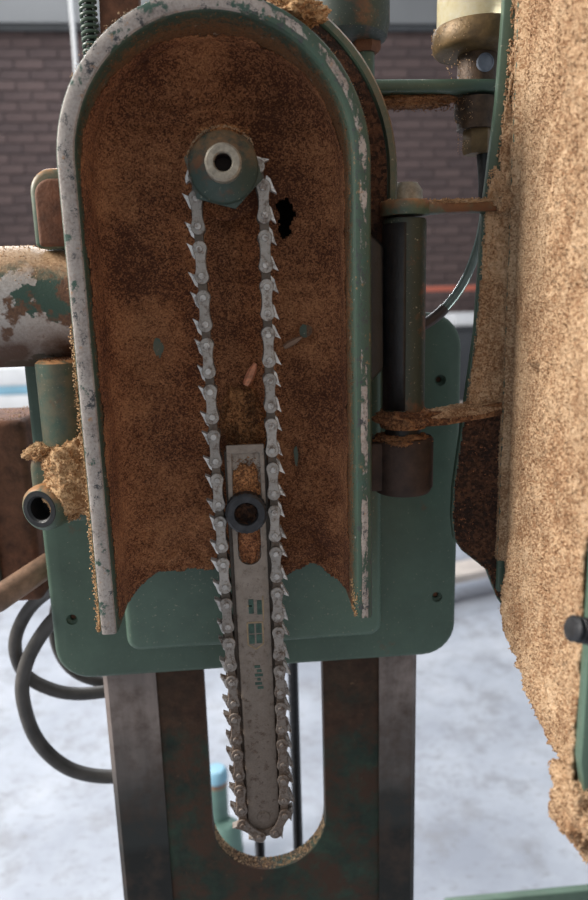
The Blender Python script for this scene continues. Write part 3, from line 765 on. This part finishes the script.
prof += [(0, 27)]
finish('latch_stud', lathe(prof, sa, stud_c, 28), 'steel_dark', door)
# hinge arms reaching from the barrel to the door
def arm(z, h, name, mat, rise=0):
    eye = finish(name, lathe([(0, z + h / 2), (15.5, z + h / 2), (16.2, z + h / 2 - 1), (16.2, z - h / 2 + 1), (15.5, z - h / 2), (0, z - h / 2)], 'z', (113.5, 0, 0), 36), mat, door)
    b = bmesh.new()
    y0, y1 = -9, 7
    a = [(118, y0, z - h / 2 + .6), (118, y1, z - h / 2 + .6), (118, y1, z + h / 2 - .6), (118, y0, z + h / 2 - .6)]
    m_ = [(142, y0 + 1.5, z - h / 2 + 1), (142, y1, z - h / 2 + 1), (142, y1, z + h / 2 - 1.2), (142, y0 + 1.5, z + h / 2 - 1.2)]
    c = [(188, y0 + 0, z + rise - h / 2 + 1.6), (188, y1, z + rise - h / 2 + 1.6), (188, y1, z + rise + h / 2 - 1.6), (188, y0 + 0, z + rise + h / 2 - 1.6)]
    R3 = [[b.verts.new(V(*q)) for q in ring] for ring in (a, m_, c)]
    for A, B in zip(R3, R3[1:]):
        for i in range(4): b.faces.new((A[i], A[(i + 1) % 4], B[(i + 1) % 4], B[i]))
    b.faces.new(R3[0]); b.faces.new(R3[-1]); bmesh.ops.recalc_face_normals(b, faces=b.faces); bevel(b, 1.2, 2)
    finish('arm', b, mat, eye)
arm(402.5, 9, 'hinge_eye', 'green_rusty'); arm(264.5, 12, 'hinge_eye', 'saw_mid', 6)

# sawdust coat on the door
def door_coat():
    us = np.arange(0, 178, 1.25); zs = np.arange(92, 588, 1.25); idx = {}; vs_ = []; fs = []
    for i, u in enumerate(us):
        for j, z in enumerate(zs):
            zb = dzb(u) + .8 + 1.6 * fb(u * .14, 2, 7)
            if z < zb or (u > 168 and z > 557) : continue
            ub = float(np.interp(z, [160, 230, 300, 420, 590], [22, 48, 74, 78, 88])) + 5 * fb(1.5, z * .03, 8)
            ridge = 1 / (1 + math.exp(-max(-30, min(30, (u - ub) / 2.6))))
            rough = .2 + .9 * ridge
            h = 2.2 + rough * (2.8 * fb(u * .03, z * .018, 3, 3) + 1.6 * fb(u * .11, z * .07, 6, 3)) + (.35 + .8 * rough) * fb(u * .5, z * .4, 1, 2) + random.uniform(-.45, .45) * (.4 + .6 * rough)
            h += 3.6 * ridge + ridge * 2.2 * fb(u * .16, z * .05, 12, 3)
            if u < ub and z > 430: h -= 2.6 * max(0, fb(u * .05, z * .02, 15, 3) + .15) * min(1, (z - 430) / 60)
            h += 5 * max(0, (u - 150) / 28) ** 2
            if u < 9: h = 6 + .8 * fb(u * .3, z * .2, 2, 3)
            if u < 14 and z < 160: h = -1.2
            if 9 <= u < 13: h -= 1.5
            h += 6 * math.exp(-((u - 62) / 5) ** 2 - ((z - 308) / 5) ** 2) - 6 * math.exp(-((u - 66) / 4) ** 2 - ((z - 301) / 5) ** 2)
            h -= 9 * math.exp(-((u - 90) / 3.5) ** 2 - ((z - 417) / 12) ** 2)
            h += 4.5 * math.exp(-((u - 98) / 4) ** 2 - ((z - 420) / 15) ** 2)
            p = DP(u, h - 1, z); idx[i, j] = len(vs_); vs_.append(V(*p))
    for (i, j), a in idx.items():
        q = [(i, j), (i + 1, j), (i + 1, j + 1), (i, j + 1)]
        if all(t in idx for t in q): fs.append([idx[t] for t in q])
    return vs_, fs
vs_, fs = door_coat()
o = pydata('door_sawdust', vs_, fs, 'saw')
md = o.modifiers.new('thick', 'SOLIDIFY'); md.thickness = .002; md.offset = -1
tag(o, 'thick tan sawdust crust covering the inner face of the open door', 'sawdust', kind='stuff')
DV = np.array([tuple(v) for v in vs_]); DV[:, 2] -= 1; DV *= 1000
sel = DV[rng.choice(len(DV), 24000)]; sel[:, 0] -= rng.uniform(0, .6, len(sel))
crumbs('door_grains', sel, (.8, 2.3), 'saw', 'loose tan grains scattered over the sawdust crust on the open door')
# coarse crust on the hinge-side wall of the door
def wall_coat(zlo, zhi, n):
    W = []
    hs = [(592, 12), (520, 12), (467, 14.5), (407, 20.5), (323, 24), (212, 36.5), (190, 37), (174, 35), (165, 29), (150, 11), (127, 2)]
    for _ in range(n):
        z = random.uniform(zlo, zhi); wm = np.interp(z, [a for a, _ in hs[::-1]], [b for _, b in hs[::-1]])
        w = random.uniform(2, wm - .5)
        if z > 425 and (w > wm - 4.5 or fb(w * .1, z * .05, 4) < -.12): continue
        W.append(DP(.3 + random.uniform(0, .9), w, z))
    return W
HS = [(592, 12), (520, 12), (467, 14.5), (407, 20.5), (323, 24), (212, 36.5), (190, 37), (174, 35), (165, 29), (150, 11), (127, 2)]
def wall_crust(z0, z1, amp, mat, label):
    idx = {}; vs_ = []; fs = []; st = 1.1
    for i, w in enumerate(np.arange(0, 38, st)):
        for j, z in enumerate(np.arange(z0, z1, st)):
            wm = np.interp(z, [a for a, _ in HS[::-1]], [b for _, b in HS[::-1]])
            edge = wm - .6 if z < 400 else wm - .6 - min(7, (z - 400) * .07)
            edge += 2.2 * fb(w * .05, z * .07, 8) * (z > 380)
            if w > edge: continue
            if z > 425 and fb(w * .12, z * .04, 4) < -.28: continue
            h = (1.0 + 1.0 * fb(w * .09, z * .09, 3, 3) + 1.0 * fb(w * .3, z * .3, 6, 3)) * amp + random.uniform(-.2, .3)
            idx[i, j] = len(vs_); vs_.append(V(*DP(max(.1, h), w + random.uniform(-.2, .2), z)))
    for (i, j), a in idx.items():
        q = [(i, j), (i + 1, j), (i + 1, j + 1), (i, j + 1)]
        if all(t in idx for t in q): fs.append([idx[t] for t in q])
    o = pydata('hinge_wall_crust', vs_, fs, mat); tag(o, label, 'sawdust', kind='stuff')
    md = o.modifiers.new('thick', 'SOLIDIFY'); md.thickness = .0008; md.offset = -1
wall_crust(128, 268, .6, 'saw_dark', 'brown dust crust with painted-in shade on the lower hinge-side wall of the door')  # darker dust colour paints the shade below the lower hinge arm
wall_crust(268, 588, 1.6, 'saw', 'rough clotted dust crust on the upper hinge-side wall of the door')
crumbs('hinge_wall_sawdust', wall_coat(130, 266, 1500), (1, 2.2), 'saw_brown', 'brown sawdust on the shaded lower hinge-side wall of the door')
crumbs('hinge_wall_sawdust', wall_coat(268, 585, 5500), (1, 2.8), 'saw', 'clotted tan sawdust on the hinge-side wall of the door above the lower arm')
# clump hanging at the lower free corner of the door
n = 2600; u = rng.normal(size=(n, 3)); u /= np.linalg.norm(u, axis=1)[:, None]
cl = []
for q in u:
    f = 1 + .35 * fb(q[0] * 1.7, q[1] * 1.7, q[2] * 1.7, 4)
    for f2 in (1, .9): cl.append(np.array(DP(176, 1, 96)) + q * np.array([14, 24, 21]) * f * f2)
b = bmesh.new(); bmesh.ops.create_icosphere(b, subdivisions=5, radius=1)
for v in b.verts:
    q = v.co.normalized(); f = 1 + .35 * fb(q.x * 1.7, q.y * 1.7, q.z * 1.7, 4) + .05 * fb(q.x * 9, q.y * 9, q.z * 9)
    p = Vector(DP(176, 1, 96)) + Vector((q.x * 14, q.y * 24, q.z * 21)) * f * .97; v.co = V(*p)
o = finish('sawdust_clump', b, 'saw', None, 180); tag(o, 'big crumbling tan sawdust clump at the lower free corner of the door', 'sawdust', kind='stuff')
crumbs('clump_grains', cl[::2], (1.0, 2.6), 'saw', 'loose grains over the sawdust clump at the lower door corner')
n = 700; uu = rng.uniform(0, 178, n)
crumbs('door_edge_grains', np.array([DP(a, random.uniform(-6, 2), dzb(a) + random.uniform(-1.5, 1.5)) for a in uu]), (.8, 2), 'saw', 'fringe of sawdust along the bottom edge of the open door')

# ================================================================== LOOSE SAWDUST ON THE HEAD
def blob(name, c, rad, amp, mat, label, n, size=(1, 2.4), seed=0, clip=None):
    b = bmesh.new(); bmesh.ops.create_icosphere(b, subdivisions=5, radius=1); c = Vector(c); pts = []
    for v in b.verts:
        q = v.co.normalized(); f = 1 + amp * fb(q.x * 1.6 + seed, q.y * 1.6, q.z * 1.6, 4) + amp * .35 * fb(q.x * 7, q.y * 7 + seed, q.z * 7, 3)
        p = c + Vector((q.x * rad[0], q.y * rad[1], q.z * rad[2])) * f
        if clip: p = clip(p)
        v.co = V(*p); pts.append(p)
    o = finish(name, b, mat, None, 180); tag(o, label, 'sawdust', kind='stuff')
    P_ = np.array([tuple(p) for p in pts])[rng.choice(len(pts), n)] + rng.normal(0, .3, (n, 3))
    g = crumbs(name + '_grains', P_, size, mat, 'loose grains on the ' + label)
blob('strand_heap', (3, 24, 263), (15, 8, 22), .4, 'saw_orange', 'rough sawdust mound between the chain strands above the bar', 1800, (1, 2.4), 21)
blob('clamp_heap', (-116, 9, 229), (22, 16, 26), .30, 'saw_fresh', 'bright sawdust heap on the split clamp', 2600, (1, 2.8), 3)
blob('clamp_top_heap', (-137, 19, 248), (12, 12, 5.5), .35, 'saw_fresh', 'smaller sawdust heap on the upper left shoulder of the split clamp', 700, (1, 2.6), 4)
blob('nut_heap', (-1, -9, 448.6), (13, 4.5, 3), .4, 'saw_orange', 'sawdust ridge on top of the spindle nut', 500, (1, 2.4), 13)
blob('eye_heap', (113.5, -1, 266), (19, 18, 7.5), .25, 'saw_mid', 'sawdust heap round the lower hinge eye', 900, (1, 2.4), 5)
blob('socket_heap', (112, -3, 251.5), (19, 17, 3.6), .35, 'saw_mid', 'sawdust heap on the dark hinge socket', 800, (1, 2.4), 6)
blob('lower_arm_heap', (157, -1, 268.5), (33, 9, 4.6), .22, 'saw', 'sawdust ridge on the lower hinge arm', 1200, (1, 2.4), 7, lambda p: p + Vector((0, 0, (p.x - 157) * .085)))
blob('upper_arm_heap', (150, -1, 405.6), (42, 7.6, 1.9), .30, 'saw_pale', 'sawdust ridge on the upper hinge arm', 900, (.8, 2), 8)
blob('arm_root_heap', (180, -9, 405), (9, 3.5, 6), .4, 'saw', 'sawdust heap where the upper hinge arm meets the door', 700, (1, 2.4), 9)
blob('crown_heap', (45, -14, 512), (17, 12, 7), .45, 'saw_fresh', 'sawdust clump on the crown of the housing arch', 700, (1.4, 3.2), 11)
n = 1700; z = 136 + 200 * rng.uniform(0, 1, n) ** 1.5
crumbs('rim_fringe', np.stack([-97.6 - np.abs(rng.normal(0, 1.1, n)), rng.uniform(-35, -24, n), z], 1), (.9, 2.3), 'saw_fresh', 'pale sawdust fringe on the outer left edge of the housing rim')  # real sawdust, its brighter colour stands in for backlight along this edge
n = 2600; a = rng.uniform(0, 1, n)
xx = rng.uniform(-130, -100, n); zz = rng.uniform(203, 262, n)
front = 27 - np.sqrt(np.maximum(0, 16.5 ** 2 - (xx + 121.5) ** 2)) * (zz > 250) - (zz <= 250) * 23.5
msk = np.array([(x > -132 or z > 228) and fb(x * .06, z * .06, 3) > -.45 + (.5 if x < -128 else 0) + (z > 250) * (z - 250) * .05 for x, z in zip(xx, zz)])
crumbs('clamp_sawdust', np.stack([xx, front - rng.uniform(0, 3, n), zz], 1)[msk], (1.1, 2.8), 'saw_fresh', 'bright sawdust heaped over the split clamp left of the housing')
n = 800; a = rng.uniform(-.15, 1, n) ** 1 * math.pi * .62 + .25; xx = rng.uniform(-190, -100, n)
crumbs('motor_sawdust', np.stack([xx, 60 - 42.6 * np.cos(a), 346.5 + 42.6 * np.sin(a)], 1)[np.sin(a) > rng.uniform(.2, 1, n)], (.8, 2), 'saw_pale', 'sawdust dusting the top of the motor barrel on the left')
n = 220; r = 15.5 * np.sqrt(rng.uniform(0, 1, n)); a = rng.uniform(0, 7, n)
crumbs('post_sawdust', np.stack([-121.5 + r * np.cos(a), 27 + r * np.sin(a), np.full(n, 311.5)], 1), (.8, 2), 'saw_mid', 'sawdust on top of the clamp post under the motor')
n = 420
crumbs('upper_arm_sawdust', np.stack([rng.uniform(99, 184, n), rng.uniform(-9, 7, n), 406.5 + rng.uniform(0, 1.2, n)], 1), (.9, 2.2), 'saw_pale', 'sawdust along the upper hinge arm')
for c, r, nn, nm, lab in (((36, -14, 518), 9, 420, 'rim_crown_clump', 'loose pale grains scattered behind the crown of the housing arch'),):
    q = rng.normal(size=(nn, 3)); q /= np.linalg.norm(q, axis=1)[:, None]; q *= rng.uniform(.3, 1, (nn, 1))
    crumbs(nm, np.array(c) + q * np.array([r * 1.3, 14, r * .75]), (1.6, 3.4), 'saw', lab)
n = 500; a = rng.uniform(math.radians(10), math.radians(68), n); rr = RO + rng.uniform(-2, 1.5, n)
crumbs('rim_grains', np.stack([CX + rr * np.cos(a), rng.uniform(-36, 0, n), CZ + rr * np.sin(a)], 1), (.7, 1.9), 'saw_mid', 'scattered grains on the right shoulder of the housing arch')
n = 260; a = rng.uniform(math.radians(95), math.radians(150), n); rr = RO + rng.uniform(-1, 1.5, n)
crumbs('rim_grains', np.stack([CX + rr * np.cos(a), rng.uniform(-36, -8, n), CZ + rr * np.sin(a)], 1), (.7, 1.8), 'saw_pale', 'scattered pale grains on the left shoulder of the housing arch')
n = 420
crumbs('tip_sawdust', np.stack([rng.uniform(72, 79, n), rng.uniform(-36, -20, n), 136 + rng.uniform(0, 1, n) ** 2 * 22], 1), (1, 2.6), 'saw_fresh', 'sawdust stuck to the lower right tip of the housing rim')
n = 420; a = rng.uniform(math.radians(35), math.radians(165), n)
crumbs('nut_sawdust', np.stack([SC[0] + 22.6 * np.cos(a), rng.uniform(-14, -6, n), SC[2] + 22.8 * np.sin(a) + rng.uniform(0, 1.2, n)], 1), (.9, 2.2), 'saw', 'sawdust lying on top of the spindle nut')

# ================================================================== OILER
oil = thing('drip_oiler', 'brass drip oiler with cloudy amber glass cup on a green bracket bar', 'oiler', (176, 50, 440))
OC = (176, 50, 0)
finish('glass_cup', lathe([(0, 524), (27, 524), (28, 526), (28, 600), (26, 603), (0, 603)], 'z', OC, 48), 'glass', oil)
finish('cup_ring', lathe([(0, 508), (22, 508), (28.5, 509.5), (30.6, 512), (30.6, 523), (29.8, 524.5), (0, 525)], 'z', OC, 48), 'brass', oil)
stem = finish('sight_body', lathe([(0, 510), (13.5, 510), (13.5, 488), (0, 488)], 'z', OC, 32), 'brass_grimy', oil)
win = Vector((0, -1, 0))
finish('sight_window', lathe([(0, 12), (5.4, 12), (6, 12.8), (6, 14.2), (5.2, 14.6), (5.0, 14.0), (0, 14.6)], win, (177, 50, 500), 28), 'sight', stem)
finish('lower_body', lathe([(0, 480), (15, 480), (15, 470), (13, 466), (13, 460), (0, 460)], 'z', OC, 32), 'brass_grimy', oil)
finish('hex_nut', lathe([(0, 461), (10.5, 461), (11, 459), (11, 446), (10, 444), (0, 444)], 'z', (178.5, 50, 0), 6), 'brass', oil)
finish('outlet', lathe([(0, 445), (6.5, 445), (4.6, 425), (4.2, 405), (0, 405)], 'z', (184, 50, 0), 20), 'black_iron', oil)
finish('bracket', box(86, 196, 34, 62, 482, 490, 3.4, 3), 'green', oil)
n = 520; xx = rng.uniform(98, 170, n)
crumbs('bracket_sawdust', np.stack([xx, rng.uniform(40, 62, n), 482 - rng.uniform(0, 1, n) ** .6 * 7], 1), (1, 2.4), 'saw_mid', 'sawdust hanging under the green oiler bracket')
n = 300; a = rng.uniform(math.pi * .8, math.pi * 1.35, n); zz = rng.uniform(446, 524, n)
rr = np.interp(zz, [446, 461, 466, 470, 488, 508, 512, 524], [11.5, 12, 13.5, 15.5, 14, 23, 31, 31.5])
crumbs('oiler_fuzz', np.stack([176 + rr * np.cos(a), 50 + rr * np.sin(a), zz], 1), (.7, 1.6), 'saw_pale', 'fine dust fuzz along the left side of the drip oiler')
blob('bracket_crust', (128, 51, 479.5), (34, 10, 4.2), .3, 'saw_mid', 'dust crust under the green oiler bracket', 900, (.9, 2.2), 14)
hs_ = thing('oil_hose', 'clear curved oil tube running from the oiler to the hinge side', 'hose', (104, 50, 318))
pth = spline([(184.5, 50, 415), (184.2, 50, 402), (180.3, 50, 381), (171, 50, 357), (156.5, 50, 337.5), (141, 50, 326), (122, 50, 320), (104, 50, 319)], 10)
k = int(len(pth) * .62)
finish('clear_tube', tube(pth[:k + 1], 3.4, 14), 'tube', hs_); finish('brown_sleeve', tube(pth[k - 4:], 4.2, 14), 'hose_brown', hs_)

# ================================================================== LEFT SIDE: BOX, LEVER, CABLES
bx_ = thing('rusty_box', 'rusty brown sheet-metal box with a green edge at the far left', 'box', (-235, 150, 95))
finish('box_body', box(-290, -176, 112, 190, 96, 256, 6, 3), 'rust', bx_)
finish('green_edge', box(-300, -207, 106, 111.5, 98, 232, 2), 'green_dark', bx_)
n = 260
crumbs('box_sawdust', np.stack([rng.uniform(-286, -180, n), rng.uniform(115, 187, n), np.full(n, 256.6)], 1), (1, 2.6), 'saw_pale', 'dust on top of the rusty box at the far left')
lv = thing('lever_handle', 'worn brown round lever handle poking out left of the back plate', 'lever', (-150, 55, 130))
ld = Vector((1, 1.05, .42)).normalized(); l0 = Vector((-201, 62, 119))
finish('grip', lathe([(0, -2), (7, -1.5), (10, 1), (10.6, 4), (10, 60), (9.4, 80), (0, 80)], ld, l0, 32), 'handle', lv)
finish('end_cap', lathe([(0, -3.2), (4.5, -2.8), (5, -1), (0, 0)], ld, l0, 24), 'rust', lv)
def cable(pts, label, r=6.2):
    tag(finish('power_cable', tube(spline(pts, 12), r, 16), 'rubber'), label, 'cable', 'cable loops beside the column')
cable([(-150, 120, 110), (-185, 150, 87), (-209, 160, 62), (-222, 162, 32), (-217, 164, 0), (-194, 166, -20), (-165, 166, -27), (-120, 165, -24)], 'black cable making the smaller, upper loop left of the column')
cable([(-140, 135, 78), (-168, 145, 70), (-187, 147, 54), (-208, 148, 21), (-216, 148, -15), (-208, 149, -62), (-183, 150, -96), (-147, 152, -111), (-105, 154, -110)], 'grey-black cable making the larger, lower loop left of the column', 6.6)
cable([(-150, 190, 85), (-180, 190, 70), (-192, 190, 35), (-187, 190, 0), (-168, 190, -22), (-130, 190, -34), (-100, 190, -36)], 'black cable tucked close behind the lower left corner of the back plate', 6.0)

# ================================================================== BEHIND THE MACHINE
tp_ = thing('teal_pipe', 'teal pipe stub with blue cap on a domed base, behind the column slot', 'pipe', (-82, 1000, -1000))
PC = (-92, 1010, 0)
finish('pipe', lathe([(0, -770), (25, -770), (25, -990), (0, -990)], 'z', PC, 28), 'green_teal', tp_)
finish('cap', lathe([(0, -746), (20, -748), (27, -756), (28, -776), (0, -776)], 'z', PC, 28), 'blue', tp_)
finish('rust_band', lathe([(0, -776), (26, -776), (26, -790), (0, -790)], 'z', PC, 28), 'handle', tp_)
finish('base', lathe([(0, -880), (26, -882), (42, -900), (46, -1000), (0, -1000)], 'z', (-80, 990, 0), 32), 'green_teal', tp_)
rl = thing('green_rail', 'green steel edge rail low down at the bottom right', 'rail', (420, 420, -500))
finish('rail_plate', box(262, 760, 340, 352, -540, -499, 2), 'green_light', rl)
for x in (300, 720): finish('leg', box(x - 14, x + 14, 352, 380, -1000, -530, 2), 'green', rl)
def slanted(x0, x1, yc, w, z0, z1, slope):
    b = bmesh.new(); vs_ = [b.verts.new(V(x, yc + (x - x0) * slope + dy, z)) for x in (x0, x1) for dy in (-w / 2, w / 2) for z in (z0, z1)]
    for f in ((0, 1, 3, 2), (4, 6, 7, 5), (0, 4, 5, 1), (2, 3, 7, 6), (0, 2, 6, 4), (1, 5, 7, 3)): b.faces.new([vs_[i] for i in f])
    bmesh.ops.recalc_face_normals(b, faces=b.faces); bevel(b, 5); return b
tag(finish('plank', slanted(640, 1900, 2300, 150, -900, -862, .32), 'plank', None, 0), 'pale timber beam lying low across blocks behind the door', 'plank')
for x, e in ((730, 'left'), (1500, 'right')):
    tag(finish('timber_block', box(x, x + 110, 2300 + (x - 600) * .32 - 55, 2300 + (x - 600) * .32 + 55, -1000, -901, 3), 'handle', None, 0), 'timber block under the %s end of the pale beam' % e, 'block', 'blocks under the beam')
rk = thing('pallet_rack', 'far pallet rack with an orange beam in front of the brick wall', 'rack', (1900, 4700, -1000))
finish('beam', box(1150, 2900, 4480, 4530, 345, 380, 4), 'orange', rk)
finish('beam', box(1150, 2900, 4480, 4530, -560, -490, 4), 'orange', rk)
for x in (1150, 2850):
    for y in (4500, 5200): finish('upright', box(x, x + 60, y, y + 60, -1000, 700, 3), 'bin', rk)
finish('shelf', box(1150, 2900, 4520, 5250, -490, -465), 'plank', rk)
bn = thing('storage_bin', 'charcoal storage bin on the far rack right of the back plate', 'bin', (1650, 4800, -465))
finish('bin_body', prism([(1600, -464), (1900, -464), (1920, 60), (1580, 60)], 4580, 5000, 10), 'bin', bn)
finish('bin_lid', box(1570, 1930, 4570, 5010, 60, 95, 8), 'bin', bn)
wb = thing('white_carton', 'white carton on the dark storage bin on the far rack', 'carton', (1650, 4800, 95))
finish('carton_body', box(1600, 1890, 4600, 4980, 96, 180, 4), 'white', wb); finish('carton_flap', box(1595, 1895, 4595, 4780, 180, 186, 1), 'white', wb)
wt = thing('sheet_stack', 'stack of white and blue sheets on a far bench at the left', 'stack', (-1600, 4100, -1000))
for i, (m_, h0, h1) in enumerate((('white', -150, -40), ('blue', -205, -152), ('white', -330, -207))):
    finish('sheet', box(-2300 + i * 20, -1180 - i * 25, 3950, 4500, h0, h1, 6), m_, wt)
bh = thing('work_bench', 'far bench carrying the white and blue sheets', 'bench', (-1700, 4200, -1000))
finish('bench_top', box(-2400, -1150, 3900, 4550, -380, -331, 4), 'plank', bh)
for x in (-2350, -1230):
    for y in (3950, 4470): finish('leg', box(x, x + 60, y, y + 60, -1000, -380, 3), 'plank', bh)
wp = thing('white_pole', 'thin white hanging pole against the brick wall, upper left', 'pole', (-640, 3000, 900))
finish('pole', tube([(-640, 3000, 2200), (-655, 3000, 900)], 10, 14), 'white', wp)
finish('hook', tube(spline([(-640, 3000, 2195), (-640, 3000, 2240), (-610, 3000, 2262), (-585, 3000, 2240)], 8), 5, 8), 'steel_dark', wp)
